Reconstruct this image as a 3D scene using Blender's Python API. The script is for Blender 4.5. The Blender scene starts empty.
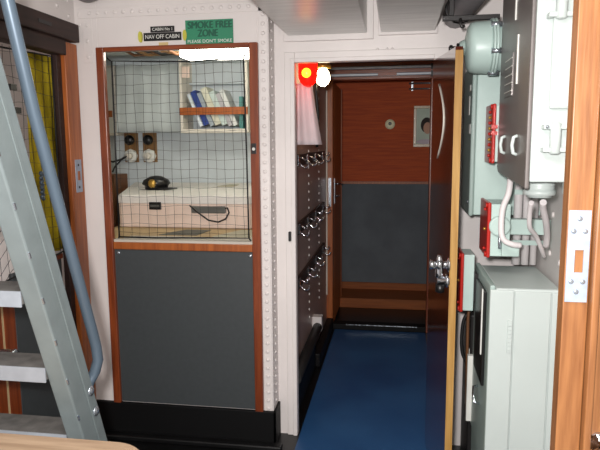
import bpy, bmesh, math, random
from mathutils import Vector, Matrix
random.seed(7)
PI = math.pi
S = bpy.context.scene
COL = S.collection

# ------------------------------------------------------------------ camera
cd = bpy.data.cameras.new('camera'); cam = bpy.data.objects.new('camera', cd); COL.objects.link(cam)
cd.sensor_width = 36; cd.sensor_fit = 'HORIZONTAL'; cd.lens = 36.0; cd.clip_start = 0.05
cam.matrix_world = (Matrix.Translation((0, 0, 1.55)) @ Matrix.Rotation(math.radians(9.19), 4, 'Z')
                    @ Matrix.Rotation(math.radians(90 - 7.876), 4, 'X') @ Matrix.Rotation(math.radians(-0.42), 4, 'Z'))
S.camera = cam

# ------------------------------------------------------------------ world, lights, exposure
w = bpy.data.worlds.new('world'); S.world = w; w.use_nodes = True
w.node_tree.nodes['Background'].inputs[0].default_value = (1, .95, .92, 1)
w.node_tree.nodes['Background'].inputs[1].default_value = 0.46

def area(name, loc, target, size, power, colr=(1, 1, 1), size_y=None):
    l = bpy.data.lights.new(name, 'AREA'); l.energy = power; l.color = colr; l.size = size
    if size_y: l.shape = 'RECTANGLE'; l.size_y = size_y
    o = bpy.data.objects.new(name, l); COL.objects.link(o); o.location = loc
    o.rotation_euler = (Vector(target) - Vector(loc)).to_track_quat('-Z', 'Y').to_euler()
    return o
area('flash', (-.07, -.05, 1.64), (-.3, 3, 1.2), .07, 52, (1, .97, .95))
area('overhead_fill', (-.15, .75, 2.36), (-.25, 1.5, 0), .6, 22, (1, .95, .9))  # unseen overhead light, added as soft ambient fill
S.view_settings.view_transform = 'Standard'; S.view_settings.look = 'None'
S.view_settings.gamma = 1; S.view_settings.use_curve_mapping = False
S.view_settings.exposure = 0.22

# ------------------------------------------------------------------ helpers
def lin(c):
    return tuple(((v/255)/12.92 if v/255 <= .04045 else ((v/255+.055)/1.055)**2.4) for v in c) + (1,)

def mat(name, rgb, rough=.5, metal=0., var=.08, scale=6., bump=0., bscale=60., spec=.5, rgb2=None, coat=0., stretch=None):
    m = bpy.data.materials.new(name); m.use_nodes = True
    nt = m.node_tree; N = nt.nodes; L = nt.links; b = N['Principled BSDF']
    b.inputs['Roughness'].default_value = rough; b.inputs['Metallic'].default_value = metal
    b.inputs['Specular IOR Level'].default_value = spec
    b.inputs['Coat Weight'].default_value = coat; b.inputs['Coat Roughness'].default_value = .12
    tc = N.new('ShaderNodeTexCoord'); mp = N.new('ShaderNodeMapping')
    L.new(tc.outputs['Object'], mp.inputs['Vector'])
    if stretch: mp.inputs['Scale'].default_value = stretch
    nz = N.new('ShaderNodeTexNoise'); nz.inputs['Scale'].default_value = scale; nz.inputs['Detail'].default_value = 5
    L.new(mp.outputs[0], nz.inputs['Vector'])
    rp = N.new('ShaderNodeValToRGB')
    c = lin(rgb)
    if rgb2: c1, c2 = c, lin(rgb2)
    else:
        c1 = tuple(v*(1-var) for v in c[:3])+(1,); c2 = tuple(min(1, v*(1+var)) for v in c[:3])+(1,)
    rp.color_ramp.elements[0].color = c1; rp.color_ramp.elements[1].color = c2
    rp.color_ramp.elements[0].position = .32; rp.color_ramp.elements[1].position = .68
    L.new(nz.outputs['Fac'], rp.inputs['Fac']); L.new(rp.outputs['Color'], b.inputs['Base Color'])
    if bump:
        n2 = N.new('ShaderNodeTexNoise'); n2.inputs['Scale'].default_value = bscale; n2.inputs['Detail'].default_value = 3
        L.new(mp.outputs[0], n2.inputs['Vector'])
        bp = N.new('ShaderNodeBump'); bp.inputs['Strength'].default_value = bump; bp.inputs['Distance'].default_value = .004
        L.new(n2.outputs['Fac'], bp.inputs['Height']); L.new(bp.outputs['Normal'], b.inputs['Normal'])
    return m

def wood(name, rgb, rgb2, rough=.3, axis='Z', coat=.3, sc=9.):
    st = {'Z': (7, 7, .5), 'X': (.5, 7, 7), 'Y': (7, .5, 7)}[axis]
    return mat(name, rgb, rough, rgb2=rgb2, scale=sc, stretch=st, bump=.12, bscale=20, coat=coat)

def emit(name, rgb, strength, base=None):
    m = bpy.data.materials.new(name); m.use_nodes = True; b = m.node_tree.nodes['Principled BSDF']
    b.inputs['Base Color'].default_value = lin(base or rgb); b.inputs['Roughness'].default_value = .25
    b.inputs['Emission Color'].default_value = lin(rgb); b.inputs['Emission Strength'].default_value = strength
    return m

M = dict(
    white=mat('white_paint', (221, 214, 211), .42, bump=.15, bscale=25, var=.04, scale=3),
    cream=mat('cream_paint', (214, 208, 196), .5, var=.05),
    lightblue=mat('pale_blue_paint', (196, 204, 208), .6, var=.06),
    mint=mat('mint_enamel', (182, 202, 196), .38, bump=.1, bscale=40, var=.03, scale=4),
    mintshade=mat('mint_enamel_shaded', (160, 178, 172), .42, bump=.1, bscale=40, var=.05, scale=4),  # same mint enamel, with the shade of the left-facing fronts in its colour
    pale=mat('pale_grey_enamel', (190, 199, 196), .38, bump=.1, bscale=40, var=.03, scale=4),
    redwood=wood('varnished_red_wood', (104, 44, 20), (138, 66, 32)),
    redwoodx=wood('varnished_red_wood_rail', (108, 46, 20), (142, 68, 32), axis='X'),
    orangewood=wood('varnished_orange_wood', (138, 68, 22), (172, 94, 38), rough=.45, coat=.1),
    jambwood=wood('jamb_oak', (112, 68, 34), (142, 94, 54), rough=.45, coat=.1, sc=12),
    rawwood=wood('raw_wood', (150, 108, 46), (178, 138, 76), rough=.6, coat=0),
    darkwood=wood('dark_brown_wood', (36, 20, 16), (52, 30, 25), axis='Y', rough=.6, coat=0),
    doorwood=wood('mahogany', (70, 26, 14), (100, 42, 22), rough=.14, coat=1.),
    panelwood=wood('mahogany_panelling', (166, 62, 14), (192, 82, 24), rough=.7, axis='X', coat=0),
    tablewood=wood('pale_table_wood', (150, 124, 100), (178, 152, 126), rough=.5, axis='X', coat=0),
    greypanel=mat('grey_laminate', (62, 66, 68), .45, var=.06, scale=40),
    dado=mat('grey_dado_laminate', (94, 100, 106), .8, var=.12, scale=5),
    black=mat('black_gloss_paint', (6, 6, 7), .6, bump=.1, bscale=20, spec=.25),
    floor=mat('black_deck_paint', (13, 13, 14), .35, var=.3, scale=8, bump=.1),
    blue=mat('blue_lino', (30, 70, 116), .45, rgb2=(44, 88, 134), scale=2.2, bump=.05, bscale=8),
    corr=mat('brown_grey_paint', (176, 152, 146), .4, var=.12, scale=3),
    dots=mat('white_dot_paint', (232, 228, 222), .5),
    alu=mat('painted_aluminium', (122, 132, 133), .5, metal=.2, var=.08, scale=12, bump=.08),
    tube=mat('grey_steel_tube', (86, 100, 113), .35, metal=.3, var=.05),
    tread=mat('worn_tread', (96, 94, 92), .7, var=.25, scale=25, bump=.3),
    treadedge=mat('bare_tread_edge', (158, 164, 172), .4, metal=.3, var=.08, scale=20),
    duct=mat('galvanised_duct', (205, 205, 202), .32, metal=.35, var=.1, scale=5, stretch=(1, 8, 1)),
    steel=mat('bright_steel', (190, 198, 206), .25, metal=.85, var=.08, scale=30),
    zinc=mat('zinc_plate', (150, 160, 176), .45, metal=.3, var=.12, scale=40),
    chrome=mat('chrome', (215, 218, 224), .1, metal=1, var=.02),
    red=mat('red_enamel', (176, 30, 20), .35, var=.1, scale=10),
    blackplastic=mat('black_plastic', (14, 14, 15), .35),
    rubber=mat('black_cable', (18, 17, 18), .55),
    whitecable=mat('white_cable', (214, 208, 208), .5, var=.04),
    yellow=mat('yellow_curtain_cloth', (176, 154, 18), .85, var=.18, scale=10, bump=.3),
    tapeyellow=mat('yellow_tape', (190, 184, 70), .6),
    tape=mat('masking_tape', (206, 180, 128), .7),
    greencloth=mat('pale_curtain_cloth', (194, 202, 202), .85, var=.06, bump=.2),
    whitecloth=mat('white_cloth', (222, 206, 208), .85, bump=.15),
    signgreen=mat('sign_green', (48, 132, 98), .45, var=.04),
    signdark=mat('sign_dark_green', (22, 84, 64), .45),
    letterwhite=mat('letter_white', (220, 220, 214), .5),
    brown=wood('brown_board', (112, 80, 44), (136, 100, 58), rough=.5, coat=0),
    boxbrown=mat('brown_box_board', (104, 66, 36), .6, var=.1),
    bunkwhite=mat('bunk_white', (226, 222, 216), .5, var=.04), ledge=mat('tan_ledge', (176, 150, 108), .6, var=.1),
    sill=mat('pale_sill', (190, 184, 172), .5),
    pink=mat('pale_pink_paint', (226, 204, 190), .55, var=.04),
    paper=mat('paper', (176, 170, 148), .8), darkpaper=mat('dark_paper', (92, 90, 80), .8),
    slot=mat('grey_slot', (92, 92, 88), .4),
    gold=mat('brass_badge', (190, 150, 70), .35, metal=.6),
    pipe=mat('lagged_pipe', (120, 116, 118), .5, metal=.2, bump=.3),
    darkmetal=mat('dark_metal', (40, 38, 38), .4, metal=.3),
    skin=mat('portrait_skin', (206, 160, 136), .7), hair=mat('portrait_hair', (40, 28, 24), .7),
    portrait=mat('portrait_ground', (206, 220, 204), .7, var=.1),
    dress=mat('portrait_dress', (210, 196, 206), .7),
    stepwood=wood('step_wood', (128, 66, 20), (150, 82, 30), rough=.65, axis='X', coat=0),
    leafwood=wood('far_door_wood', (186, 98, 36), (208, 120, 50), rough=.6, coat=0),
    frame=wood('pale_frame_wood', (176, 150, 112), (196, 172, 132), coat=.1),
    plasticcream=mat('cream_plastic', (250, 244, 206), .6),
    label=mat('engraved_label', (122, 116, 114), .35, metal=.3),
)

class MB:
    def __init__(s): s.v = []; s.f = []; s.sm = []
    def add(s, vs, fs, smooth=False):
        b = len(s.v); s.v += [tuple(v) for v in vs]; s.f += [tuple(i+b for i in f) for f in fs]; s.sm += [smooth]*len(fs); return s
    def box(s, x0, x1, y0, y1, z0, z1):
        vs = [(x, y, z) for z in (z0, z1) for y in (y0, y1) for x in (x0, x1)]
        return s.add(vs, [(0, 2, 3, 1), (4, 5, 7, 6), (0, 1, 5, 4), (2, 6, 7, 3), (0, 4, 6, 2), (1, 3, 7, 5)])
    def obox(s, c, size, rot):          # oriented box
        R = Matrix(rot).to_3x3() if not isinstance(rot, Matrix) else rot.to_3x3()
        h = Vector(size)/2; b = MB().box(-h.x, h.x, -h.y, h.y, -h.z, h.z)
        return s.add([R @ Vector(v)+Vector(c) for v in b.v], b.f)
    def tube(s, pts, r, n=10, cap=True):
        pts = [Vector(p) for p in pts]; rs = r if isinstance(r, (list, tuple)) else [r]*len(pts)
        vs = []; up = None
        for i, p in enumerate(pts):
            d = ((pts[min(i+1, len(pts)-1)]-pts[max(i-1, 0)])).normalized()
            if up is None: up = d.orthogonal().normalized()
            up = (up-d*up.dot(d)).normalized(); sd = d.cross(up)
            vs += [p+(up*math.cos(2*PI*k/n)+sd*math.sin(2*PI*k/n))*rs[i] for k in range(n)]
        fs = [(i*n+k, i*n+(k+1) % n, (i+1)*n+(k+1) % n, (i+1)*n+k) for i in range(len(pts)-1) for k in range(n)]
        s.add(vs, fs, n > 5)
        if cap:
            b = len(s.v)-len(vs)
            s.f += [tuple(b+k for k in range(n))[::-1], tuple(b+len(vs)-n+k for k in range(n))]; s.sm += [False, False]
        return s
    def lathe(s, c, axis, prof, n=24):   # prof: (distance along axis, radius)
        a = Vector(axis).normalized(); c = Vector(c)
        up = a.orthogonal().normalized(); sd = a.cross(up); vs = []
        for h, r in prof:
            vs += [c+a*h+(up*math.cos(2*PI*k/n)+sd*math.sin(2*PI*k/n))*max(r, 1e-4) for k in range(n)]
        fs = [(i*n+k, i*n+(k+1) % n, (i+1)*n+(k+1) % n, (i+1)*n+k) for i in range(len(prof)-1) for k in range(n)]
        s.add(vs, fs, True); b = len(s.v)-len(vs)
        s.f += [tuple(b+k for k in range(n))[::-1], tuple(b+len(vs)-n+k for k in range(n))]; s.sm += [False, False]
        return s
    def rivet(s, c, axis, r=.011, h=.006):
        return s.lathe(c, axis, [(0, r), (h*.6, r*.85), (h, r*.4)], 8)
    def prism(s, poly, axis, a0, a1):    # poly in the other two axes, in XYZ order
        def P(p, a):
            q = list(p); q.insert('XYZ'.index(axis), a); return tuple(q)
        n = len(poly); vs = [P(p, a0) for p in poly]+[P(p, a1) for p in poly]
        return s.add(vs, [tuple(range(n))[::-1], tuple(range(n, 2*n))]+[(i, (i+1) % n, n+(i+1) % n, n+i) for i in range(n)])
    def grid(s, fn, nu, nv, smooth=True):
        vs = [fn(i/nu, j/nv) for j in range(nv+1) for i in range(nu+1)]
        return s.add(vs, [(j*(nu+1)+i, j*(nu+1)+i+1, (j+1)*(nu+1)+i+1, (j+1)*(nu+1)+i) for j in range(nv) for i in range(nu)], smooth)
    def build(s, name, m, parent=None, bevel=0, solid=0, label=None, seg=2):
        me = bpy.data.meshes.new(name); me.from_pydata(s.v, [], s.f); me.update()
        bm = bmesh.new(); bm.from_mesh(me); bmesh.ops.recalc_face_normals(bm, faces=bm.faces); bm.to_mesh(me); bm.free()
        for p, q in zip(me.polygons, s.sm): p.use_smooth = q
        me.materials.append(M[m] if isinstance(m, str) else m)
        o = bpy.data.objects.new(name, me); COL.objects.link(o)
        if parent:
            o.parent = parent; o.location = -Vector(world_loc(parent))
        if solid:
            k = o.modifiers.new('Solidify', 'SOLIDIFY'); k.thickness = solid; k.offset = 0
        if bevel:
            k = o.modifiers.new('Bevel', 'BEVEL'); k.width = bevel; k.segments = seg; k.limit_method = 'ANGLE'; k.angle_limit = .7
        if label: o['label'] = label
        return o

def world_loc(o):
    p = Vector((0, 0, 0))
    while o: p += o.location; o = o.parent
    return p

def thing(name, label, cat, loc=(0, 0, 0), group=None):
    o = bpy.data.objects.new(name, None); COL.objects.link(o); o.location = loc; o.empty_display_size = .05
    return tag(o, label, cat, group)
def tag(o, label, cat, group=None):
    o['label'] = label; o['category'] = cat
    if group: o['group'] = group
    return o
def struct(o): o['kind'] = 'structure'; return o
def dup(root, loc, label):
    r = root.copy(); COL.objects.link(r); r.location = loc; r['label'] = label
    for ch in list(root.children):
        c = ch.copy(); COL.objects.link(c); c.parent = r
        for g in ch.children:
            d = g.copy(); COL.objects.link(d); d.parent = c
    return r
def lettering(text, center, h, width, m, parent, name='lettering', twice=0):
    """flat raised letters facing -Y, fitted to width"""
    cu = bpy.data.curves.new(name, 'FONT'); cu.body = text; cu.size = h/.70; cu.align_x = 'CENTER'; cu.align_y = 'CENTER'
    cu.extrude = .0006
    t = bpy.data.objects.new(name, cu); COL.objects.link(t)
    bpy.context.view_layer.update()
    me = bpy.data.meshes.new_from_object(t.evaluated_get(bpy.context.evaluated_depsgraph_get()))
    bpy.data.objects.remove(t); bpy.data.curves.remove(cu)
    xs = [v.co.x for v in me.vertices]; ys = [v.co.y for v in me.vertices]
    sx = width/(max(xs)-min(xs)); cx = (max(xs)+min(xs))/2; cy = (max(ys)+min(ys))/2; sy = h/(max(ys)-min(ys))
    for v in me.vertices: v.co = ((v.co.x-cx)*sx, -v.co.z, (v.co.y-cy)*sy)
    if twice:
        bm = bmesh.new(); bm.from_mesh(me); g = bmesh.ops.duplicate(bm, geom=bm.verts[:]+bm.edges[:]+bm.faces[:])
        for v in g['geom']:
            if isinstance(v, bmesh.types.BMVert): v.co += Vector((twice, -.0002, twice*.4))
        bm.to_mesh(me); bm.free()
    me.materials.clear(); me.materials.append(M[m])
    o = bpy.data.objects.new(name, me); COL.objects.link(o); o.parent = parent
    o.location = Vector(center)-Vector(world_loc(parent)); return o

# ------------------------------------------------------------------ setting: shell
YC, YD, XS, XL, XR = 2.854, 2.989, -.605, -1.58, .60
struct(MB().box(-3, 1.2, 1.0, 6.1, -.06, 0).build('floor', 'floor'))
b = MB().box(-3, .75, .9, YC+.02, 2.42, 2.47)
struct(b.build('ceiling', 'white'))
# bulkhead of the first cabin, with its doorway, lap strips and rivets
b = MB().box(-3, -1.465, YC, YC+.04, 0, 2.42).box(-.66, XS, YC, YC+.04, 0, 2.42).box(-1.465, -.66, YC, YC+.04, 2.012, 2.42)
b.box(-1.465, -.66, YC+.005, YC+.04, 0, .19)
b.box(-.653, -.609, YC-.004, YC, .16, 2.2).box(-1.56, -.609, YC-.004, YC, 2.158, 2.205)
b.box(-1.54, -1.49, YC-.004, YC, 1.945, 2.158)
for i in range(46): b.rivet((-.631, YC-.004, .20+i*.0432), (0, -1, 0))
for i in range(20): b.rivet((-1.50+i*.0445, YC-.004, 2.182), (0, -1, 0))
for i in range(3): b.rivet((-1.515, YC-.004, 1.975+i*.075), (0, -1, 0))
b.rivet((-1.555, YC, 2.13), (0, -1, 0)); b.rivet((-1.555, YC, 2.175), (0, -1, 0))
struct(b.build('wall_front', 'white', bevel=.0015, seg=1))
# the return towards the passage bulkhead
b = MB().box(XS-.03, XS, YC+.04, YD+.03, 0, 2.42)
for i in range(46): b.rivet((XS, 2.915, .22+i*.0432), (1, 0, 0), .009)
struct(b.build('wall_return', 'white'))
# passage bulkhead with doorway
b = MB().box(XS, -.503, YD, YD+.035, 0, 2.42).box(.168, .75, YD, YD+.035, 0, 2.42).box(-.503, .168, YD, YD+.035, 1.935, 2.42)
for x in (-.10, -.055, -.03): b.rivet((x, YD-.012, 1.988), (0, -1, 0), .006, .004)
struct(b.build('wall_passage', 'white'))
b = MB().box(-.555, -.503, YD-.014, YD, 0, 1.985).box(-.503, .30, YD-.014, YD, 1.935, 1.985)
b.box(-.525, -.503, YD-.022, YD-.014, 0, 1.955).box(-.503, .168, YD-.022, YD-.014, 1.935, 1.955)
struct(b.build('trim_1', 'white', bevel=.003))
# left wall with its doorway
b = MB().box(XL-.04, XL, 2.79, YC, 0, 2.42).box(XL-.04, XL, .9, 2.79, 2.02, 2.42).box(XL-.04, XL, .9, 1.6, 0, 2.02)
for p in [(2.80, 2.16), (2.80, 2.23), (2.70, 2.19), (2.62, 2.21), (2.55, 2.21), (2.48, 2.21)]:
    b.rivet((XL, p[0], p[1]), (1, 0, 0))
struct(b.build('wall_left', 'white'))
# left doorway surround
t = bpy.data.objects.new('trim_3', None); COL.objects.link(t); struct(t)
MB().box(XL-.012, XL+.02, 2.712, 2.825, 0, 2.03).build('jamb', 'orangewood', t, .004)
MB().box(XL-.03, XL-.002, 2.672, 2.711, 0, 1.964).build('rebate', 'darkwood', t, .002)
MB().box(XL, XL+.05, 1.6, 2.80, 2.035, 2.118).box(XL-.04, XL+.03, 1.6, 2.71, 1.965, 2.035).build('header', 'darkwood', t, .004)
MB().box(XL+.05, XL+.052, 2.46, 2.56, 2.07, 2.085).build('header_plate', 'darkmetal', t)
sp = MB().box(XL+.02, XL+.023, 2.742, 2.80, 1.31, 1.472).build('strike_plate', 'zinc', t, .0015)
MB().box(XL+.023, XL+.024, 2.76, 2.782, 1.37, 1.415).build('latch_hole', 'orangewood', sp)
b = MB()
for z in (1.335, 1.445): b.rivet((XL+.023, 2.771, z), (1, 0, 0), .007, .002)
b.build('screw', 'darkmetal', sp)
# right wall
b = MB().box(XR, XR+.05, 1.25, YD, 0, 2.42)
for p in [(2.60, 1.23), (2.43, 1.265), (2.60, 1.105), (2.27, 1.255), (2.45, 1.11), (2.75, 1.17), (2.3, 1.1)]:
    b.rivet((XR, p[0], p[1]), (-1, 0, 0), .013, .008)
struct(b.build('wall_right', 'white'))
# near doorway jamb on the right
t = bpy.data.objects.new('trim_4', None); COL.objects.link(t); struct(t)
MB().box(.322, .368, 1.2, 1.24, 0, 2.42).build('jamb', 'jambwood', t, .002)
MB().box(.369, .383, 1.18, 1.25, 0, 2.42).build('stop_bead', 'jambwood', t, .003)
MB().box(.384, .75, 1.2, 1.25, 0, 2.42).build('side_panel', 'jambwood', t, .002)
b = MB().box(.324, .364, 1.197, 1.2, 1.342, 1.418).box(.324, .338, 1.197, 1.2, 1.298, 1.342).box(.354, .364, 1.197, 1.2, 1.298, 1.342).box(.324, .364, 1.197, 1.2, 1.240, 1.298)
sp = b.build('strike_plate', 'zinc', t)
b = MB()
for x, z in [(.344, 1.402), (.334, 1.378), (.355, 1.378), (.334, 1.28), (.355, 1.28), (.344, 1.26)]: b.rivet((x, 1.197, z), (0, -1, 0), .005, .0015)
b.build('screw', 'steel', sp)
MB().lathe((.405, 1.2, .955), (0, -1, 0), [(0, .022), (.006, .02), (.012, .009), (.04, .009), (.045, .02), (.06, .02), (.066, .012)], 16).build('knob', 'chrome', t)

# passage beyond the doorway
b = MB().box(-.60, -.56, YD+.035, 4.85, 0, 2.35)
struct(b.build('wall_corridor_left', 'corr'))
b = MB()
for yy in (3.82, 4.33):
    for i in range(34): b.rivet((-.56, yy, .40+i*.052), (1, 0, 0), .010, .005)
struct(b.build('trim_5', 'dots'))
struct(MB().box(.28, .32, YD+.035, 4.85, 0, 2.35).build('wall_corridor_right', 'corr'))
struct(MB().box(-.62, .75, YD+.035, 4.85, 2.35, 2.39).build('ceiling_corridor', 'cream'))
b = MB().box(-1.3, -.58, 4.85, 4.9, 0, 2.35).box(.29, 1.2, 4.85, 4.9, 0, 2.35).box(-.58, .29, 4.85, 4.9, 2.14, 2.39)
struct(b.build('wall_corridor_end', 'darkwood'))
t = bpy.data.objects.new('trim_6', None); COL.objects.link(t); struct(t)
MB().box(-.578, -.51, 4.82, 4.92, 0, 2.03).build('jamb', 'orangewood', t, .004)
MB().box(.25, .31, 4.82, 4.92, 0, 2.03).build('jamb', 'redwood', t, .004)
MB().box(-.578, .31, 4.82, 4.92, 2.03, 2.16).build('header', 'redwoodx', t, .004)
MB().box(-.56, -.552, 4.80, 4.82, .3, 1.95).build('beading', 'cream', t)
MB().box(-.56, .30, 4.83, 4.93, 0, .045).build('threshold', 'black', t, .003)
b = MB()
for i in range(46):
    x = -.40+i*.0125+random.uniform(0, .006); l = random.uniform(.003, .013)
    b.box(x, x+l, 4.8285, 4.8325, .040, .0462)
b.build('scuff', 'steel', t)
MB().box(-.545, -.522, 4.815, 4.82, 1.03, 1.26).build('strike_plate', 'steel', t)
# room past the passage
b = MB().box(-1.3, 1.2, 5.9, 5.95, 0, 2.4)
struct(b.build('wall_back', 'panelwood'))
struct(MB().box(-1.3, 1.2, 5.885, 5.9, .16, 1.14).build('trim_7', 'dado'))
struct(MB().box(-1.3, 1.2, 5.875, 5.9, 1.14, 1.165).build('trim_8', 'orangewood'))
struct(MB().box(-1.3, 1.2, 5.87, 5.9, .086, .16).build('baseboard_back', 'stepwood'))
t = struct(MB().box(-1.3, 1.2, 5.5, 5.87, 0, .086).build('trim_9', 'stepwood', bevel=.004))
MB().box(-1.3, 1.2, 5.495, 5.87, .087, .0935).build('step_top', 'stepwood', t)
struct(MB().box(-1.34, -1.3, 4.9, 5.9, 0, 2.4).build('wall_room_left', 'panelwood'))
struct(MB().box(1.2, 1.24, 4.9, 5.9, 0, 2.4).build('wall_room_right', 'panelwood'))
struct(MB().box(-1.3, 1.2, 4.85, 5.95, 2.4, 2.44).build('ceiling_room', 'cream'))
# doors of the passage
d = struct(MB().prism([(0, .02), (.636, .02), (.636, 1.893), (0, 1.925)], 'Y', 0, .028).build('door_1', 'doorwood', bevel=.002))
d.location = (.161, 2.962, 0); d.rotation_euler = (0, 0, math.radians(-90+4.0))
# the leaf is built in its own axes: x from the hinge to the free edge, -y towards the passage
def dchild(mb, name, m, par=None):
    o = mb.build(name, m); o.parent = par or d; return o
dchild(MB().box(.636, .6385, 0, .028, .02, 1.880), 'raw_edge', 'rawwood')
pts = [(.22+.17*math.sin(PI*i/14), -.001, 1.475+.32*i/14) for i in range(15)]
dchild(MB().tube(pts, .003, 8), 'arc_reflection', 'cream')  # thin pale arc laid flush on the leaf to imitate a reflection
hd = dchild(MB().lathe((.622, 0, 1.075), (0, -1, 0), [(0, .030), (.006, .030), (.009, .015), (.028, .015), (.030, .022), (.044, .022), (.047, .014), (.055, .014), (.056, .018), (.073, .018), (.076, .010)], 20), 'knob', 'chrome')
dchild(MB().lathe((.622, -.037, 1.067), (0, 0, -1), [(-.048, .008), (-.03, .013), (.02, .016), (.04, .016), (.042, .01)], 14), 'knob_arm', 'chrome', hd)
lk_ = dchild(MB().lathe((.622, 0, 1.012), (0, -1, 0), [(0, .026), (.012, .026), (.014, .017), (.044, .017), (.046, .01)], 18), 'lock_cylinder', 'chrome')
dchild(MB().lathe((.622, -.032, .998), (0, 0, -1), [(0, .018), (.03, .018), (.034, .010)], 14), 'key_guard', 'blackplastic', lk_)
d2 = struct(MB().box(-.55, -.51, 4.93, 5.58, .03, 2.02).build('door_2', 'leafwood', bevel=.003))
MB().box(-.512, -.506, 4.945, 4.99, 1.04, 1.25).build('lock_plate', 'steel', d2)
MB().tube([(-.51, 4.97, 1.205), (-.47, 4.97, 1.205), (-.462, 5.0, 1.205), (-.462, 5.07, 1.205)], .008, 8).build('lever', 'chrome', d2)
MB().tube([(-.51, 4.97, 1.105), (-.475, 4.97, 1.105)], .01, 8).build('lock_knob', 'chrome', d2)
MB().box(-.512, -.505, 5.55, 5.582, .05, 2.02).build('edge_strip', 'orangewood', d2)
# skirting of the passage
struct(MB().box(-.56, -.535, YD+.036, 3.95, 0, .24).box(-.56, -.505, 3.95, 4.82, 0, .10).build('baseboard_corridor', 'black', bevel=.01))
tag(MB().tube([(-.523, YD+.05, .285), (-.523, 3.6, .285), (-.523, 3.95, .29)], .032, 14).build('bumper_pipe', 'rubber'), 'thick black pipe along the foot of the passage wall', 'pipe')
struct(MB().box(-.56, -.495, 3.955, 4.03, .26, .36).build('trim_10', 'white', bevel=.003))
# black skirting of the first cabin
b = MB().box(-1.575, XS+.012, YC-.022, YC, .0, .188).box(XS, XS+.012, YC-.022, YD-.015, 0, .188)
struct(b.build('baseboard_front', 'black', bevel=.003))
struct(MB().box(-1.575, XS+.05, YC-.075, YC-.022, 0, .03).build('trim_11', 'floor', bevel=.008))

# ------------------------------------------------------------------ first cabin: doorway and inside
t = bpy.data.objects.new('trim_12', None); COL.objects.link(t); struct(t)
MB().box(-1.468, -1.428, YC-.022, YC+.008, .185, 2.016).build('jamb', 'redwood', t, .004)
MB().box(-.697, -.655, YC-.022, YC+.008, .185, 2.016).build('jamb', 'redwood', t, .004)
MB().box(-1.428, -.697, YC-.022, YC+.008, 1.994, 2.016).build('header', 'redwoodx', t, .004)
MB().box(-1.428, -.697, YC-.018, YC+.04, 1.013, 1.05).build('rail', 'orangewood', t, .004)
lp = MB().box(-.692, -.668, YC-.027, YC-.022, 1.495, 1.545).build('latch_keep', 'blackplastic', t)
MB().lathe((-.68, YC-.027, 1.518), (0, -1, 0), [(0, .008), (.003, .007)], 10).build('latch_stud', 'letterwhite', lp)
t = struct(MB().box(-1.43, -.695, YC-.004, YC+.02, .19, 1.013).build('door_3', 'greypanel', bevel=.002))
for x in (-1.408, -.712): MB().lathe((x, YC-.004, .992), (0, -1, 0), [(0, .010), (.003, .010), (.005, .005)], 12).build('screw', 'steel', t)
MB().box(-1.43, -.695, YC-.006, YC+.03, 1.05, 1.062).box(-1.43, -.695, YC+.02, YC+.2, 1.02, 1.05).build('sill_strip', 'sill', t)

struct(MB().box(-2.7, XS-.03, 4.55, 4.6, 0, 2.35).build('wall_cabin_back', 'lightblue'))
struct(MB().box(-2.75, -2.7, YC+.04, 4.55, 0, 2.35).build('wall_cabin_left', 'cream'))
struct(MB().box(XS-.045, XS-.03, YC+.04, 4.55, 0, 2.35).build('wall_cabin_right', 'cream'))
struct(MB().box(-2.7, XS-.03, YC+.04, 4.55, 2.30, 2.35).box(-2.7, XS-.03, 4.05, 4.13, 2.17, 2.30).build('ceiling_cabin', 'greencloth'))

lamp = thing('ceiling_light', 'lit white fluorescent light on the ceiling inside the cabin', 'light', (-1.06, 3.55, 2.3))
MB().box(-1.28, -.85, 3.48, 3.66, 2.05, 2.19).build('diffuser', emit('fluorescent_diffuser', (255, 250, 235), 11.0), lamp, .015)
MB().box(-1.24, -.89, 3.5, 3.64, 2.19, 2.30).build('housing', 'cream', lamp)

def net(name, label, group, P, us, vs, wob, border):
    """net in a plane: P(u, v) -> point"""
    t = thing(name, label, 'net', P(.5, .0))
    b = MB(); rnd = random.Random(len(us))
    for u in us:
        ph = rnd.uniform(0, 6)
        b.tube([P(u+wob*math.sin(ph+k*1.1), k/14) for k in range(15)], .001, 4, False)
    for v in vs:
        ph = rnd.uniform(0, 6)
        b.tube([P(k/14, v+wob*math.sin(ph+k*1.3)) for k in range(15)], .001, 4, False)
    b.build('mesh', 'rubber', t)
    MB().tube(border, .0042, 8).build('border_rope', 'rubber', t)
    return t
Pn = lambda u, v: (-1.416+u*.690, YC+.03+.008*math.sin(PI*u), 1.070+v*.886)
bd = [Pn(0, 0), Pn(.3, -.003), Pn(.7, .003), Pn(1, .006), Pn(.995, .5), Pn(.985, 1), Pn(.6, .985), Pn(.3, .992), Pn(.008, 1), Pn(.004, .5), Pn(0, 0)]
nt1 = net('doorway_net', 'black cord net laced across the upper half of the first cabin doorway', None, Pn, [(i+.5)/15 for i in range(15)], [(i+.5)/19 for i in range(19)], .004, bd)
for p, q in [((0, 1), (-.03, 1.02)), ((.985, 1), (1.012, 1.025)), ((0, 0), (-.015, -.018)), ((1, .006), (1.02, -.015))]:
    MB().tube([Pn(*p), Pn(*q)], .004, 6).build('corner_tie', 'rubber', nt1)

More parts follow.
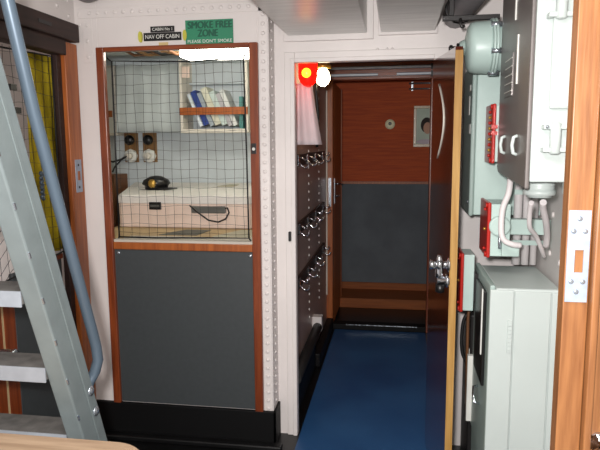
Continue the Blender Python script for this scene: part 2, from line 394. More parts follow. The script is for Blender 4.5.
# white bunk front with fittings
k = thing('bunk', 'white bunk with a flat top behind the net in the cabin', 'bunk', (-1.3, 4.0, 0))
bp = lambda d, z0, z1: MB().prism([(-1.66-d, 3.40-d), (-.655, 3.40-d), (-.655, 4.54), (-2.075, 4.54)], 'Z', z0, z1)
bp(0, 1.046, 1.19).build('casing', 'pink', k, .006)
bp(.003, 1.1905, 1.240).build('top_board', 'bunkwhite', k, .004)
MB().prism([(-1.70, 3.0), (-.655, 3.0), (-.655, 4.54), (-2.075, 4.54), (-1.70, 3.45)], 'Z', 0, 1.045).build('base', 'ledge', k, .003)
sk = MB().box(-1.463, -1.39, 3.385, 3.40, 1.155, 1.20).build('socket_plate', 'blackplastic', k, .002)
MB().box(-1.455, -1.398, 3.383, 3.3855, 1.172, 1.184).build('socket_strip', 'slot', sk)
MB().box(-1.2, -.99, 3.38, 3.40, 1.137, 1.178).build('reading_lamp', 'slot', k, .006)
pts = [(-1.205, 3.372, 1.185), (-1.15, 3.37, 1.14), (-1.09, 3.37, 1.098), (-1.03, 3.37, 1.088), (-.985, 3.37, 1.108), (-.965, 3.372, 1.145), (-.975, 3.374, 1.172), (-.99, 3.378, 1.168)]
MB().tube(pts, .005, 8).build('cord', 'rubber', k)
# papers on the base ledge in front of the bunk casing
for i, (x0, x1, y0, y1, m, lb) in enumerate([(-1.30, -1.08, 3.12, 3.32, 'darkpaper', 'dark grey sheet lying on the ledge below the bunk, left of the other sheet'), (-.98, -.68, 3.08, 3.34, 'paper', 'beige sheet lying on the ledge in the right corner of the cabin net')]):
    tag(MB().prism([(x0, y0), (x1, y0), (x1+.02, y1), (x0+.09, y1)], 'Z', 1.0455, 1.048).build('paper_sheet', m), lb, 'paper')
# papers at the back of the bunk
tag(MB().prism([(-1.26, 4.1), (-1.13, 4.1), (-1.15, 4.3), (-1.22, 4.3)], 'Z', 1.2405, 1.244).build('paper_sheet', 'paper'), 'small grey sheet lying on the bunk top right of the cap', 'paper')
# cap
cp = thing('peaked_cap', 'black peaked cap with a brass badge lying on the bunk', 'cap', (-1.60, 3.84, 1.2405))
MB().lathe((-1.60, 3.84, 1.243), (0, 0, 1), [(0, .075), (.025, .078), (.035, .095), (.06, .085), (.085, .04), (.09, .01)], 20).build('crown', 'blackplastic', cp)
MB().prism([(-1.58, 3.77), (-1.53, 3.765), (-1.47, 3.81), (-1.455, 3.85), (-1.52, 3.88)], 'Z', 1.246, 1.252).build('peak', 'blackplastic', cp, .002)
MB().lathe((-1.595, 3.755, 1.285), (0, -1, 0), [(0, .03), (.012, .02), (.016, .006)], 10).build('badge', 'gold', cp)
# knobs and sockets on boards
def switchboard(x, label):
    t = thing('socket_board', label, 'socket', (x, 4.55, 1.49), 'socket boards on the cabin wall')
    MB().box(x-.06, x+.055, 4.535, 4.549, 1.40, 1.63).build('board', 'brown', t, .003)
    MB().lathe((x-.012, 4.535, 1.575), (0, -1, 0), [(0, .04), (.02, .04), (.03, .034), (.04, .012)], 18).build('switch_knob', 'blackplastic', t)
    pl = MB().lathe((x-.005, 4.535, 1.45), (0, -1, 0), [(0, .055), (.018, .055), (.024, .045), (.026, .02)], 8).build('outlet', 'letterwhite', t)
    MB().lathe((x-.005, 4.508, 1.45), (0, -1, 0), [(0, .026), (.03, .024), (.034, .016)], 12).build('plug', 'cream', pl)
    return t
switchboard(-2.085, 'brown board with white socket and black knob, left one, above the brown box')
switchboard(-1.93, 'brown board with white socket and black knob, right one, above the cap')
tag(MB().tube([(-2.30, 4.49, 1.42), (-2.22, 4.48, 1.405), (-2.15, 4.48, 1.425), (-2.10, 4.478, 1.45)], .008, 8).tube([(-2.13, 4.48, 1.44), (-2.20, 4.47, 1.37), (-2.22, 4.46, 1.325)], .006, 8).build('power_cord', 'rubber'), 'black cord plugged into the left socket board', 'cord')
bx = tag(MB().box(-2.30, -2.09, 4.22, 4.45, 0, 1.315).build('tall_box', 'boxbrown', bevel=.004), 'tall plain brown box left of the bunk in the cabin', 'box')
# pale hanging curtain
def curt(u, v): return (-2.125+u*.525+.02*v*(1-u), 4.37+.0035*math.sin(u*26)+.004*math.sin(u*9+v*2), 1.63+v*.50)
tag(MB().grid(curt, 60, 6).build('hanging_curtain', 'greencloth', solid=.004), 'pale grey green curtain hanging on the cabin wall left of the books', 'curtain')
lk = thing('wall_locker', 'narrow bright white locker at the left edge of the cabin doorway', 'locker', (-2.25, 4.2, 1.62))
MB().box(-2.42, -2.145, 4.42, 4.549, 1.61, 2.14).build('body', 'cream', lk, .004)
MB().box(-2.41, -2.155, 4.41, 4.4195, 1.63, 2.12).build('door', 'letterwhite', lk, .003)
MB().box(-2.24, -2.17, 4.395, 4.41, 1.75, 1.80).build('latch', 'orangewood', lk, .003)
# bookshelf
sh = thing('bookshelf', 'white wall shelf with a wooden bar across the books', 'shelf', (-1.32, 4.4, 1.63))
MB().box(-1.585, -1.07, 4.3, 4.54, 1.622, 1.650).build('shelf_board', 'cream', sh, .003)
MB().box(-1.585, -1.565, 4.3, 4.54, 1.650, 2.15).build('side_panel', 'cream', sh, .002)
MB().box(-1.09, -1.07, 4.3, 4.54, 1.650, 2.15).build('side_panel', 'cream', sh, .002)
MB().box(-1.565, -1.09, 4.53, 4.54, 1.650, 2.15).build('back_panel', 'lightblue', sh)
MB().box(-1.565, -1.09, 4.46, 4.53, 1.985, 2.0).build('upper_board', 'lightblue', sh, .002)
MB().box(-1.585, -1.07, 4.285, 4.30, 1.752, 1.806).build('retaining_bar', 'orangewood', sh, .004)
MB().box(-1.56, -1.50, 4.29, 4.30, 2.02, 2.10).build('door_edge', 'pink', sh, .002)
bk = [('white', .028, .255, 'white'), ('blue', .045, .265, None), ('pale', .034, .26, None), ('mix', .050, .285, None), ('light', .045, .26, None), ('grey', .034, .25, None), ('cream', .036, .275, None), ('teal', .030, .23, None)]
cols = [(205, 212, 220), (38, 62, 132), (150, 160, 168), (202, 202, 184), (186, 200, 196), (170, 168, 172), (206, 208, 206), (70, 128, 124)]
desc = ['thin white book at the left end of the leaning row', 'dark blue leaning book on the shelf', 'grey leaning book right of the dark blue one', 'thick pale book in the middle of the leaning row', 'pale green leaning book right of the thick cream one', 'grey mauve leaning book, third from the right end', 'pale white book leaning tall near the right end', 'short teal book at the right end of the shelf']
x = -1.44
for i, ((nm, wd, ht, _), c, ds) in enumerate(zip(bk, cols, desc)):
    t = thing('book', ds, 'book', (x, 4.4, 1.651), 'books leaning on the cabin shelf')
    lean = math.radians(-22 if i < 7 else 0)
    if i == 7: x += .006
    R = Matrix.Rotation(lean, 3, 'Y')
    def part(name, x0, x1, y0, y1, z0, z1, m):
        bb = MB().box(x0, x1, y0, y1, z0, z1)
        bb.v = [tuple(R @ Vector(v)+Vector((x, 4.4, 1.651+wd*.46*(1 if i < 7 else 0)))) for v in bb.v]
        bb.build(name, m, t, .001)
    cm = mat('book_cover', c, .5, var=.06, scale=20)
    part('cover', 0, wd-.003, -.085, -.08, 0, ht, cm); part('cover', 0, .003, -.08, .09, 0, ht, cm); part('cover', wd-.006, wd-.003, -.08, .09, 0, ht, cm)
    part('pages', .0035, wd-.0065, -.079, .085, .004, ht-.004, 'letterwhite')
    x += wd/math.cos(lean)*1.0
# pipes and cables under the cabin ceiling
b = MB()
pb = thing('cable_bundle', 'brown and dark cables bunched under the cabin ceiling', 'cables', (-1.62, 3.6, 2.2))
for i in range(7):
    x0 = -1.66+i*.045
    MB().tube([(x0-.18, 3.35+i*.01, 2.135), (x0-.05, 3.5, 2.15-.01*(i % 3)), (x0+.04, 3.62, 2.09+.012*(i % 2)), (x0+.10, 3.8, 2.12)], .010, 8).build('cable', ['boxbrown', 'rubber', 'brown'][i % 3], pb)
MB().box(-1.56, -1.53, 3.60, 3.64, 2.11, 2.30).build('hanger', 'boxbrown', pb)

# signs over the cabin doorway
s1 = thing('name_plate', 'black plate lettered CABIN No 1 over NAV OFF CABIN', 'sign', (-1.12, YC, 2.04))
p1 = MB().box(-1.222, -1.032, YC-.006, YC, 2.040, 2.078).build('lower_plate', 'blackplastic', s1)
p2 = MB().box(-1.186, -1.066, YC-.006, YC, 2.080, 2.107).build('upper_plate', 'blackplastic', s1)
lettering('NAV OFF CABIN', (-1.127, YC-.0066, 2.059), .019, .172, 'letterwhite', p1)
lettering('CABIN No 1', (-1.126, YC-.0066, 2.0935), .014, .10, 'letterwhite', p2)
s2 = thing('smoking_sign', 'green SMOKE FREE ZONE sign above the cabin doorway', 'sign', (-.89, YC, 2.02))
MB().box(-1.008, -.774, YC-.010, YC-.004, 2.017, 2.128).build('board', 'signgreen', s2)
lettering('SMOKE FREE', (-.889, YC-.0106, 2.104), .032, .216, 'signdark', s2, twice=.004)
lettering('ZONE', (-.90, YC-.0106, 2.066), .032, .098, 'signdark', s2, twice=.004)
lettering("PLEASE DON'T SMOKE", (-.889, YC-.0106, 2.030), .015, .218, 'letterwhite', s2)
for x, lb in ((-1.238, 'oval yellow tape dab left of the black name plate'), (-1.012, 'oval yellow tape dab at the left edge of the green sign')):
    pts = [(x+.010*math.cos(2*PI*i/16), 2.060+.026*math.sin(2*PI*i/16)) for i in range(16)]
    tag(MB().prism(pts, 'Y', YC-.0135, YC-.0105 if x > -1.1 else YC).build('tape_dab', 'tapeyellow'), lb, 'tape', 'yellow tape dabs by the signs')
tag(MB().box(-1.147, -1.10, YC-.004, YC, 2.0175, 2.032).build('tape_strip', 'tape'), 'beige tape strip under the name plate above the frame', 'tape')

# ------------------------------------------------------------------ left doorway: half door, net, curtain
t = struct(MB().box(XL-.05, XL-.03, 2.275, 2.655, .12, 1.0).box(XL-.05, XL-.03, 1.65, 2.12, .12, .925).build('door_4', 'greypanel', bevel=.002))
MB().box(XL-.052, XL-.03, 2.20, 2.274, .10, .925).build('stile', 'redwood', t, .003)
MB().box(XL-.052, XL-.03, 2.122, 2.185, .10, .925).build('stile', 'redwood', t, .003)
MB().box(XL-.045, XL-.032, 2.186, 2.199, .10, .925).build('seam_strip', 'frame', t)
MB().box(XL-.052, XL-.028, 2.335, 2.67, .995, 1.02).build('rail', 'redwood', t, .003)
MB().tube([(XL-.03, 2.165, .70), (XL+.04, 2.165, .70), (XL+.045, 2.15, .71), (XL+.045, 2.06, .69)], .010, 8).build('lever', 'steel', t)
def Pl(u, v):
    z0 = .93+.10*min(1, max(0, (u-.52)/.08))
    return (XL-.022+.004*math.sin(PI*u), 1.7+u*.965, z0+v*(1.955-z0))
bd = [Pl(0, 0), Pl(1, 0), Pl(.995, .5), Pl(1, 1), Pl(.6, .985), Pl(.3, 1), Pl(0, 1), Pl(0, 0)]
nt2 = net('doorway_net', 'black cord net in front of the yellow curtain in the left doorway', None, Pl, [(i+.5)/17 for i in range(17)], [(i+.5)/18 for i in range(18)], .006, bd)
MB().box(XL-.030, XL-.018, 2.34, 2.38, 1.775, 1.80).build('clip', 'blackplastic', nt2); MB().box(XL-.030, XL-.018, 2.36, 2.40, 1.68, 1.705).build('clip', 'blackplastic', nt2)

def yc(u, v): return (-1.66+.014*math.sin(u*30+v*.6), 2.525+u*.27, 1.025+v*.94)
tag(MB().grid(yc, 50, 8).build('door_curtain', 'yellow', solid=.004), 'yellow curtain hanging behind the net in the left doorway', 'curtain')
struct(MB().box(-2.65, -2.6, .9, YC, 0, 2.35).build('wall_left_cabin', 'pink'))
struct(MB().box(-2.6, XL-.04, .9, YC, 2.35, 2.39).build('ceiling_left_cabin', 'white'))
rp = tag(MB().tube([(XL-.008, 2.50+.006*math.cos(i*1.9), 1.30+i*.0065) for i in range(20)], .009, 8).build('chain_tie', 'tube'), 'grey knotted cord hanging on the net beside the handrail', 'cord')

# ------------------------------------------------------------------ ladder
ld = thing('ship_ladder', 'grey aluminium ship ladder with flat treads at the left edge', 'ladder', (-1.5, 2.2, 0))
def ny(z): return 1.515-.347*(z-.968)
ZT, DW = 2.42, .122
for X0, X1 in ((-1.008, -.95), (-1.55, -1.492)):
    st = MB().prism([(ny(0), 0), (ny(0)+DW, 0), (ny(ZT)+DW, ZT), (ny(ZT), ZT)], 'X', X0, X1).build('stringer', 'alu', ld, .005)
    if X1 > -1:
        MB().prism([(ny(0)+.072, 0), (ny(0)+.086, 0), (ny(ZT)+.086, ZT), (ny(ZT)+.072, ZT)], 'X', X1, X1+.003).build('rib', 'alu', st, .003)
        for i in range(8):
            z = .72+i*.135
            MB().obox((X1+.0005, ny(z)+.004, z), (.004, .006, .018), Matrix.Rotation(.33, 3, 'X')).build('weld', 'steel', st)
        for z, y in ((.775, 1.700), (.697, 1.724)):
            MB().lathe((X1+.003, y-.02, z), (1, 0, 0), [(0, .017), (.003, .017), (.005, .012), (.008, .010), (.009, .004)], 12).build('bolt', 'steel', st)
for z in (.143, .395, .647, .899, 1.151, 1.403, 1.655, 1.907):
    tr = MB().box(-1.492, -1.008, ny(z)+.005, ny(z)+.117, z-.038, z).build('tread', 'tread', ld, .002)
    MB().box(-1.492, -1.008, ny(z), ny(z)+.005, z-.044, z+.001).build('tread_edge', 'treadedge', tr, .001)
hr = [(2.42, 1.219), (2.194, 1.284), (1.895, 1.383), (1.638, 1.458), (1.306, 1.574), (1.054, 1.662), (.971, 1.692), (.914, 1.711), (.864, 1.720), (.823, 1.718), (.79, 1.712), (.765, 1.69)]
MB().tube([(-.9375-(.03 if z < .8 else .012 if z < .83 else 0), y, z) for z, y in hr], .0169, 14).build('handrail', 'tube', ld)

# table in the near left corner
tb = thing('side_table', 'pale wooden table top with a rounded corner below the ladder', 'table', (-1.1, 1.25, 0))
cx, cy, r = -.765, 1.37, .115
poly = [(-1.5, 1.470), (-1.10, 1.486)]+[(cx+r*math.cos(a), cy+r*math.sin(a)) for a in [PI/2-k*PI/16 for k in range(9)]]+[(cx+r, 1.0), (-1.5, 1.0)]
MB().prism(poly, 'Z', .69, .72).build('table_top', 'tablewood', tb, .004)
for x, y in ((-1.44, 1.06), (-.76, 1.06), (-1.44, 1.41), (-.79, 1.38)):
    MB().tube([(x, y, 0), (x, y, .69)], .018, 10).build('leg', 'darkmetal', tb)

# ------------------------------------------------------------------ floor covering
tag(MB().box(-.492, .245, 2.25, 4.815, .0005, .004).build('floor_runner', 'blue'), 'blue lino runner along the passage floor', 'flooring')

# ------------------------------------------------------------------ ducts and overhead gear
for (x0, x1, lb) in ((-.535, -.15, 'wide grey metal air duct overhead, left one with the red glint'), (-.085, .168, 'narrower grey metal air duct overhead, right one of the pair')):
    t = thing('air_duct', lb, 'duct', ((x0+x1)/2, 2.3, 2.06), 'air ducts under the deckhead')
    MB().box(x0, x1, 1.35, YD-.02, 2.062, 2.40).build('duct_body', 'duct', t, .006)
    if x0 < -.3: MB().box(x0-.02, x1+.03, YD-.02, YD-.0005, 2.035, 2.40).build('flange', 'white', t, .003)
    else: MB().box(x0-.012, x1+.012, YD-.02, YD-.0005, 2.05, 2.40).build('flange', 'white', t, .003)
pp = thing('overhead_pipe', 'fat grey lagged pipe under the deckhead near the round housing', 'pipe', (.33, 2.5, 2.15))
MB().tube([(.26, YD-.002, 2.13), (.27, 2.75, 2.125), (.30, 2.55, 2.15), (.31, 2.45, 2.2), (.32, 2.38, 2.29), (.32, 2.32, 2.41)], .06, 16).build('pipe_run', 'pipe', pp)
MB().lathe((.265, 2.85, 2.1285), (.04, -1, 0), [(0, .066), (.03, .066)], 18).build('clamp', 'darkmetal', pp)
pr = thing('hanger_rail', 'dark metal bar with hooks under the deckhead beside the right duct', 'rail', (.26, 2.62, 2.05))
MB().box(.175, .40, 2.60, 2.62, 2.035, 2.055).box(.20, .22, 2.60, 2.62, 2.055, 2.42).build('bar', 'darkmetal', pr, .002)
MB().tube([(.245, 2.59, 2.04), (.245, 2.585, 2.02), (.25, 2.585, 2.005), (.262, 2.585, 2.01)], .006, 8).build('hook', 'darkmetal', pr)
tag(MB().lathe((-1.46, 2.76, 2.42), (0, 0, -1), [(0, .07), (.16, .07), (.19, .055), (.205, .02)], 20).build('deckhead_fitting', 'pipe'), 'round grey fitting hanging above the corner by the left doorway', 'fitting')

# ------------------------------------------------------------------ passage fittings
def bulb(name, label, loc, gm, power, colr, rr, hh):
    t = thing(name, label, 'lamp', loc)
    x, y, z = loc
    MB().lathe((x, y, 2.35), (0, 0, -1), [(0, .012), (2.35-z-.01, .012)], 10).build('stem', 'darkmetal', t)
    MB().lathe((x, y, z), (0, 0, -1), [(-.03, rr*.6), (-.005, rr), (0, rr)], 18).build('lamp_base', 'darkmetal', t)
    MB().lathe((x, y, z), (0, 0, -1), [(0, rr*.94), (hh*.62, rr*.94), (hh*.8, rr*.78), (hh*.94, rr*.45), (hh, .004)], 20).build('glass', gm, t)
    return t
redm = emit('lit_red_glass', (255, 14, 6), 2.6, (190, 8, 4))
bulb('signal_lamp', 'lit red lamp glass hanging at the top left of the passage doorway', (-.458, 3.12, 1.955), redm, 1, (1, .1, .05), .052, .125)
MB().lathe((-.458, 3.065, 1.895), (0, -1, 0), [(0, .024), (.006, .018), (.01, .003)], 14).build('filament_glow', emit('red_filament', (255, 190, 40), 3.0), [o for o in COL.objects if o.name == 'signal_lamp'][0])
pl_ = thing('passage_lamp', 'lit white bulb hanging right of the red lamp', 'lamp', (-.417, 3.42, 1.965))
MB().lathe((-.417, 3.42, 2.35), (0, 0, -1), [(0, .012), (.39, .012)], 10).build('stem', 'darkmetal', pl_)
MB().lathe((-.417, 3.42, 1.965), (0, 0, -1), [(-.03, .028), (-.005, .046), (.008, .046), (.010, .022)], 18).build('lamp_base', 'gold', pl_)
MB().lathe((-.417, 3.42, 1.955), (0, 0, -1), [(0, .020), (.012, .028), (.03, .037), (.05, .0405), (.068, .037), (.084, .027), (.094, .014), (.097, .003)], 20).build('glass', emit('lit_bulb', (255, 234, 190), 20.0), pl_)

# white cloth under the red lamp
def cl(u, v):
    a = u*PI*1.0; wdt = .052+.034*(1-v)
    return (-.505+wdt*(math.sin(a-PI/2)*.9+.25*(1-v)), 3.27-.05*math.sin(a)*(.6+.6*(1-v))+.006*math.sin(u*22), 1.535+v*.325)
tag(MB().grid(cl, 40, 10).build('hanging_cloth', 'whitecloth', solid=.004), 'white cloth hanging below the red lamp', 'cloth')
tag(MB().tube([(-.455, 3.36, 1.93), (-.45, 3.37, 1.82), (-.44, 3.38, 1.70), (-.46, 3.40, 1.58), (-.45, 3.41, 1.52)], .008, 8).build('lamp_cable', 'rubber'), 'black cable hanging below the white bulb', 'cable')
# coat hook rails on the passage wall
def hookrail(z, label):
    t = thing('hook_rail', label, 'hooks', (-.56, 3.8, z), 'coat hook rails on the passage wall')
    MB().box(-.56, -.542, 3.22, 4.55, z-.025, z+.04).build('batten', 'darkwood', t, .004)
    for y in (3.32, 3.66, 4.02, 4.42):
        b = MB().tube([(-.542, y, z+.025), (-.52, y, z+.02), (-.502, y, z+.008), (-.495, y, z+.02), (-.497, y, z+.036)], .0048, 8)
        b.tube([(-.542, y, z+.0), (-.525, y, z-.022), (-.507, y, z-.034), (-.488, y, z-.024), (-.486, y, z-.005)], .0048, 8)
        b.box(-.542, -.538, y-.018, y+.018, z-.02, z+.035)
        b.build('hook', 'chrome', t)
hookrail(1.44, 'topmost dark hook rail on the passage wall, just below the white cloth')
hookrail(1.055, 'middle dark hook rail on the passage wall')
hookrail(.74, 'lowest dark hook rail on the passage wall, above the black skirting')
tag(MB().box(-.539, -.526, YD-.034, YD-.0145, 1.05, 1.10).build('door_stop', 'rubber', bevel=.004), 'small black stop on the white post left of the passage doorway', 'door stop')
# curtain rails before the far doorway
for z, y, lb in ((2.115, 4.79, 'upper silver rail across the top of the far doorway'), (2.06, 4.77, 'lower silver rail with a red brown plate across the far doorway')):
    t = thing('curtain_rail', lb, 'rail', (-.1, y, z), 'silver rails over the far doorway')
    MB().box(-.55, .27, y-.012, y+.012, z-.011, z+.011).build('rail', 'treadedge', t, .005)
    MB().box(-.555, -.535, y-.02, 4.82, z-.02, z+.02).build('bracket', 'darkmetal', t); MB().box(.245, .265, y-.02, 4.82, z-.02, z+.02).build('bracket', 'darkmetal', t)
    if z < 2.1: MB().box(-.155, -.012, y-.017, y-.0125, z-.011, z+.014).build('plate', 'redwoodx', t)
# back wall of the far room
d_ = thing('smoke_detector', 'round cream disc with a dark centre on the back wall', 'detector', (-.072, 5.9, 1.712))
MB().lathe((-.072, 5.8995, 1.712), (0, -1, 0), [(0, .048), (.015, .048), (.025, .040), (.028, .02)], 24).build('body', 'plasticcream', d_)
MB().lathe((-.072, 5.8715, 1.718), (0, -1, 0), [(0, .016), (.006, .012)], 12).build('sensor', 'darkmetal', d_)
pf = thing('framed_portrait', 'pale framed picture on the back wall partly behind the open door', 'picture', (.29, 5.9, 1.69))
b = MB().box(.150, .43, 5.875, 5.899, 1.855, 1.882).box(.150, .43, 5.875, 5.899, 1.495, 1.522).box(.150, .177, 5.875, 5.899, 1.522, 1.855).box(.403, .43, 5.875, 5.899, 1.522, 1.855)
b.build('frame', 'frame', pf, .003)
MB().box(.177, .403, 5.888, 5.899, 1.522, 1.855).build('picture_ground', 'portrait', pf)
def ell(cx, cz, rx, rz, y0, y1, nm, m):
    MB().prism([(cx+rx*math.cos(2*PI*i/24), cz+rz*math.sin(2*PI*i/24)) for i in range(24)], 'Y', y0, y1).build(nm, m, pf)
ell(.262, 1.545, .085, .022, 5.8868, 5.888, 'painted_dress', 'dress')
ell(.272, 1.70, .055, .072, 5.8865, 5.888, 'painted_hair', 'hair')
ell(.280, 1.672, .038, .055, 5.8855, 5.8864, 'painted_face', 'skin')
sr = thing('towel_rail', 'two thin pale rails on the back wall above the picture', 'rail', (.3, 5.85, 2.05))
for z in (2.085, 2.035):
    MB().tube([(.10, 5.84, z), (.60, 5.84, z)], .009, 8).build('rail', 'steel', sr)
for x in (.13, .58): MB().box(x-.008, x+.008, 5.84, 5.899, 2.02, 2.10).build('bracket', 'steel', sr)

# ------------------------------------------------------------------ right side: switchgear
# tall mint cabinet at the far end
c = thing('wall_cabinet', 'large mint green cabinet on the right wall beside the passage doorway', 'cabinet', (.45, 2.8, 1.23))
MB().box(.325, XR-.001, 2.635, 2.955, 1.235, 1.86).build('body', 'mint', c, .004)
MB().box(.305, .3245, 2.63, 2.96, 1.23, 1.865).build('door', 'mintshade', c, .008)
for z0, z1, y in ((1.66, 1.74, 2.70), (1.58, 1.62, 2.66), (1.76, 1.785, 2.68)): MB().box(.303, .3048, y, y+.05, z0, z1).build('label_plate', 'letterwhite', c)
MB().rivet((.3048, 2.66, 1.29), (-1, 0, 0), .008, .006).build('screw', 'steel', c)
# round housing
dm = thing('round_housing', 'mint green drum housing with black spindle under the deckhead', 'housing', (.42, 2.48, 1.9))
Z = 1.912; Y = 2.515
MB().lathe((.258, Y, Z), (1, 0, 0), [(0, .045), (.003, .055), (.008, .08), (.018, .094), (.034, .099), (.085, .101), (.094, .101)], 32).build('drum', 'mint', dm)
MB().lathe((.3525, Y, Z), (1, 0, 0), [(0, .108), (.006, .110), (.010, .108)], 32).lathe((.3635, Y, Z), (1, 0, 0), [(0, .108), (.006, .110), (.010, .108)], 32).build('flange_ring', 'mint', dm)
for k in range(6):
    a = 2*PI*k/6+.26; yy, zz = Y+.104*math.cos(a), Z+.104*math.sin(a)
    MB().lathe((.344, yy, zz), (1, 0, 0), [(0, .011), (.04, .011)], 6).build('clamp_bolt', 'steel', dm)
MB().lathe((.3745, Y, Z), (1, 0, 0), [(0, .092), (.06, .088), (.08, .07), (XR-.3755, .07)], 28).build('rear_body', 'mint', dm)
MB().lathe((.235, Y, Z), (1, 0, 0), [(0, .024), (.012, .03), (.022, .034)], 16).build('gland', 'mintshade', dm)
MB().lathe((.195, Y, Z), (1, 0, 0), [(0, .006), (.004, .014), (.014, .014), (.016, .009), (.03, .009), (.031, .020), (.039, .020)], 12).build('spindle', 'blackplastic', dm)
# upper box
u = thing('upper_switch_box', 'big pale switch box with grey front, highest on the right wall', 'switch box', (.5, 2.1, 1.4))
X0, Y0, Y1, Z0, Z1 = .378, 1.88, 2.40, 1.425, 2.2
MB().box(X0+.014, XR-.001, Y0+.006, Y1-.004, Z0, Z1).build('body', 'pale', u, .006)
cv = MB().prism([(Y0, 1.405), (Y1-.02, 1.43), (Y1, 1.45), (Y1, Z1+.01), (Y0, Z1+.01)], 'X', X0, X0+.0135).build('front_cover', 'label', u, .005, label='dark grey metal front cover')
MB().box(X0-.004, X0, 2.12, 2.132, 1.94, 2.06).box(X0-.004, X0, 2.06, 2.072, 1.73, 1.885).build('edge_strip', 'letterwhite', cv)
lp = MB().box(X0-.003, X0, 2.14, 2.28, 1.70, 1.84).build('rating_plate', 'label', cv)
b = MB()
for k in range(5): b.box(X0-.0045, X0-.003, 2.145, 2.275, 1.715+k*.027, 1.718+k*.027)
b.build('engraved_line', 'letterwhite', lp)
for y in (2.02, 2.24):
    MB().tube([(X0, y, 1.505), (X0-.012, y, 1.51), (X0-.016, y, 1.535), (X0-.012, y, 1.56), (X0, y, 1.565)], .006, 8).build('lifting_lug', 'pale', cv)
MB().box(.435, .545, Y0-.012, Y0+.006, 1.64, 1.905).build('side_panel', 'pale', u, .008)
for z in (1.555, 1.935):
    h = MB().lathe((.452, Y0-.026, z-.046), (0, 0, 1), [(0, .010), (.004, .016), (.088, .016), (.092, .010)], 14).build('hinge', 'pale', u)
    for q in (.026, -.040): MB().box(.418, .49, Y0-.034, Y0+.006, z+q, z+q+.014).build('hinge_arm', 'pale', h, .003)
    MB().rivet((.428, Y0-.034, z+.033), (0, -1, 0), .006, .006).build('hinge_bolt', 'steel', h)
MB().box(.56, XR-.001, Y0-.004, Y0+.006, 1.50, 2.1).build('back_flange', 'pale', u, .003)
MB().box(.50, .525, Y0+.01, Y0+.06, 1.385, 1.425).box(.535, XR-.001, Y0+.006, Y0+.06, 1.36, 1.425).build('bottom_lug', 'pale', u, .004)
MB().lathe((.452, 2.02, 1.425), (0, 0, -1), [(0, .048), (.02, .046), (.032, .046), (.034, .05), (.048, .05), (.05, .038), (.056, .038)], 20).build('cable_gland', 'pale', u)
# white conduits below the upper box
def cable(label, paths, loc, r=.011, grp='white cables under the upper switch box'):
    t = thing('white_cable', label, 'cable', loc, grp)
    for i, p in enumerate(paths):
        MB().tube(smooth(p), r, 10).build('sheath', 'whitecable', t)
    return t
def smooth(p, n=5):
    P = [Vector(q) for q in p]; P = [P[0]*2-P[1]]+P+[P[-1]*2-P[-2]]; out = []
    for i in range(1, len(P)-2):
        for k in range(n):
            t = k/n; a, b_, c_, d_ = P[i-1:i+3]
            out.append(.5*((2*b_)+(c_-a)*t+(2*a-5*b_+4*c_-d_)*t*t+(3*b_-a-3*c_+d_)*t**3))
    return out+[P[-2]]
cable('white cable looping down left of the others under the upper switch box', [[(.405, 2.26, 1.42), (.402, 2.27, 1.36), (.385, 2.28, 1.30), (.383, 2.28, 1.22), (.395, 2.28, 1.185), (.425, 2.28, 1.17), (.455, 2.29, 1.165)]], (.4, 2.27, 1.42))
cable('white cable bending right from the round gland towards the wall', [[(.468, 2.03, 1.352), (.475, 2.06, 1.33), (.50, 2.12, 1.28), (.525, 2.2, 1.22), (.535, 2.25, 1.17)]], (.468, 2.03, 1.37))
cable('white cable from the round gland crossing behind the bent one', [[(.43, 2.02, 1.352), (.432, 2.05, 1.32), (.445, 2.1, 1.26), (.48, 2.16, 1.22), (.515, 2.22, 1.16), (.535, 2.27, 1.13)]], (.43, 2.02, 1.37), .008)
cn = thing('cable_conduit', 'upright white conduit of several pipes between the two switch boxes', 'conduit', (.53, 2.588, 1.03))
for x, rr in ((.498, .017), (.533, .016), (.566, .014)):
    MB().tube([(x, 2.588, 1.035), (x, 2.588, 1.70)], rr, 12).build('pipe', 'whitecable', cn)
for z in (1.12, 1.33): MB().box(.478, XR-.001, 2.566, 2.571, z, z+.02).build('saddle', 'mint', cn)
# red faced small switch boxes
def redbox(y0, y1, z0, z1, x0, x1, label, studs):
    t = thing('junction_box', label, 'junction box', (x1, (y0+y1)/2, z0), 'small junction boxes with red covers')
    MB().box(x0+.014, x1, y0+.004, y1-.004, z0+.006, z1-.006).build('body', 'mint', t, .003)
    cvr = MB().box(x0, x0+.0138, y0, y1, z0, z1).build('cover', 'red', t, .005, label='red cover')
    for zz in ((z0+.012), (z1-.012)):
        MB().lathe((x0-.006, y0+.02, zz), (1, 0, 0), [(0, .010), (.006, .012)], 10).build('cover_bolt', 'red', cvr)
    for k in range(studs):
        zz = z0+.03+(z1-z0-.06)*k/max(studs-1, 1)
        MB().lathe((x0-.008, y0+.05, zz), (1, 0, 0), [(0, .005), (.008, .007)], 8).build('stud', 'gold' if k % 2 else 'red', cvr)
    return t
R1 = redbox(2.415, 2.60, 1.462, 1.69, .358, .44, 'upper red covered junction box, left of the big switch box front', 9)
for z in (1.575, 1.60): MB().tube(smooth([(.362, 2.412, z), (.376, 2.408, z+.004), (.384, 2.407, z+(.025 if z > 1.58 else -.025))]), .004, 6).build('wire', 'whitecable', R1)
for z in (1.578, 1.602): MB().box(.353, .376, 2.404, 2.4185, z-.007, z+.007).build('clip', 'red', R1)
MB().box(.44, XR-.001, 2.46, 2.52, 1.53, 1.60).build('mounting_bracket', 'mint', R1)
R2 = redbox(2.37, 2.58, 1.10, 1.315, .346, .432, 'lower red covered junction box, above the big white distribution box', 3)
for r0, r1 in ((.040, .034), (.02, .004)):
    MB().lathe((.392, 2.374, 1.225), (0, -1, 0), [(0, r0), (.010, r0), (.013, r1)], 20).build('round_gland', 'mint', R2)
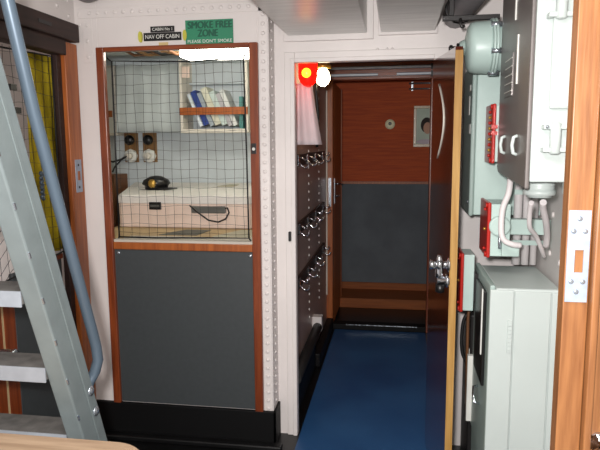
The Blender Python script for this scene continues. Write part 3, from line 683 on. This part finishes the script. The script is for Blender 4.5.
MB().tube([(.392, 2.36, 1.20), (.390, 2.352, 1.17), (.392, 2.352, 1.14)], .006, 8).build('toggle', 'steel', R2)
MB().box(.40, .465, 2.352, 2.373, 1.11, 1.17).build('terminal_block', 'mint', R2, .004)
MB().box(.432, XR-.001, 2.46, 2.51, 1.18, 1.24).build('mounting_bracket', 'mint', R2)
R3 = redbox(2.51, 2.66, .84, 1.09, .266, .322, 'slim red fronted box beside the free edge of the passage door', 3)
MB().box(.322, .3395, 2.53, 2.60, .88, 1.0).build('mounting_bracket', 'darkmetal', R3)
# big white distribution box
B = thing('distribution_box', 'big white floor standing distribution box at the lower right', 'electrical box', (.46, 2.4, 0))
prof = [(.337, .30), (.337, 1.018), (.60-.001, 1.018), (.60-.001, .30)]
MB().box(.360, .588, 2.206, 2.63, .30, 1.02).build('body', 'pale', B, .008)
MB().box(.340, .423, 2.196, 2.2058, .30, 1.016).build('front_plate', 'pale', B, .004)
MB().box(.4265, .550, 2.1985, 2.2058, .30, 1.012).build('side_panel', 'pale', B, .003)
MB().box(.5545, .587, 2.1985, 2.2058, .30, 1.010).build('edge_panel', 'pale', B, .003)
b = MB().box(.4035, .4195, 2.190, 2.196, .785, .905)
for k in range(7): b.box(.405, .418, 2.1875, 2.190, .795+k*.015, .801+k*.015)
b.build('embossed_label', 'pale', B, .001)
MB().box(.345, XR-.001, 2.21, 2.62, 0, .30).build('plinth', 'mintshade', B, .004)
cv = MB().box(.340, .3598, 2.2062, 2.63, .30, 1.03).build('front_door', 'mintshade', B, .006, label='front door in mint enamel darkened for shade')
MB().box(.328, .3398, 2.27, 2.50, .62, .99).build('window', 'blackplastic', cv, .004)
MB().box(.324, .3278, 2.285, 2.300, .74, .995).build('window_edge', 'letterwhite', cv)
MB().box(.318, .3398, 2.60, 2.625, .32, .62).build('edge_strip', 'letterwhite', cv)
MB().tube([(.3398, 2.42, .56), (.322, 2.42, .555), (.318, 2.39, .535), (.322, 2.37, .51), (.3398, 2.37, .505)], .006, 8).build('latch', 'chrome', cv)
# clutter between the box and the passage doorway
g = thing('cable_box', 'dark narrow box with black cables behind the white distribution box', 'box', (.36, 2.8, 0))
MB().box(.335, XR-.002, 2.68, 2.94, .0, .78).build('body', 'darkmetal', g, .006)
MB().tube(smooth([(.345, 2.70, .80), (.31, 2.70, .76), (.30, 2.70, .68), (.305, 2.70, .60), (.325, 2.70, .55), (.334, 2.70, .50)]), .008, 8).build('cable', 'rubber', g)
MB().tube(smooth([(.35, 2.69, .82), (.325, 2.675, .80), (.322, 2.67, .70), (.325, 2.67, .5), (.33, 2.672, .3)]), .007, 8).build('cable', 'boxbrown', g)
MB().box(.325, .335, 2.69, 2.72, .35, .62).build('label_plate', 'letterwhite', g)
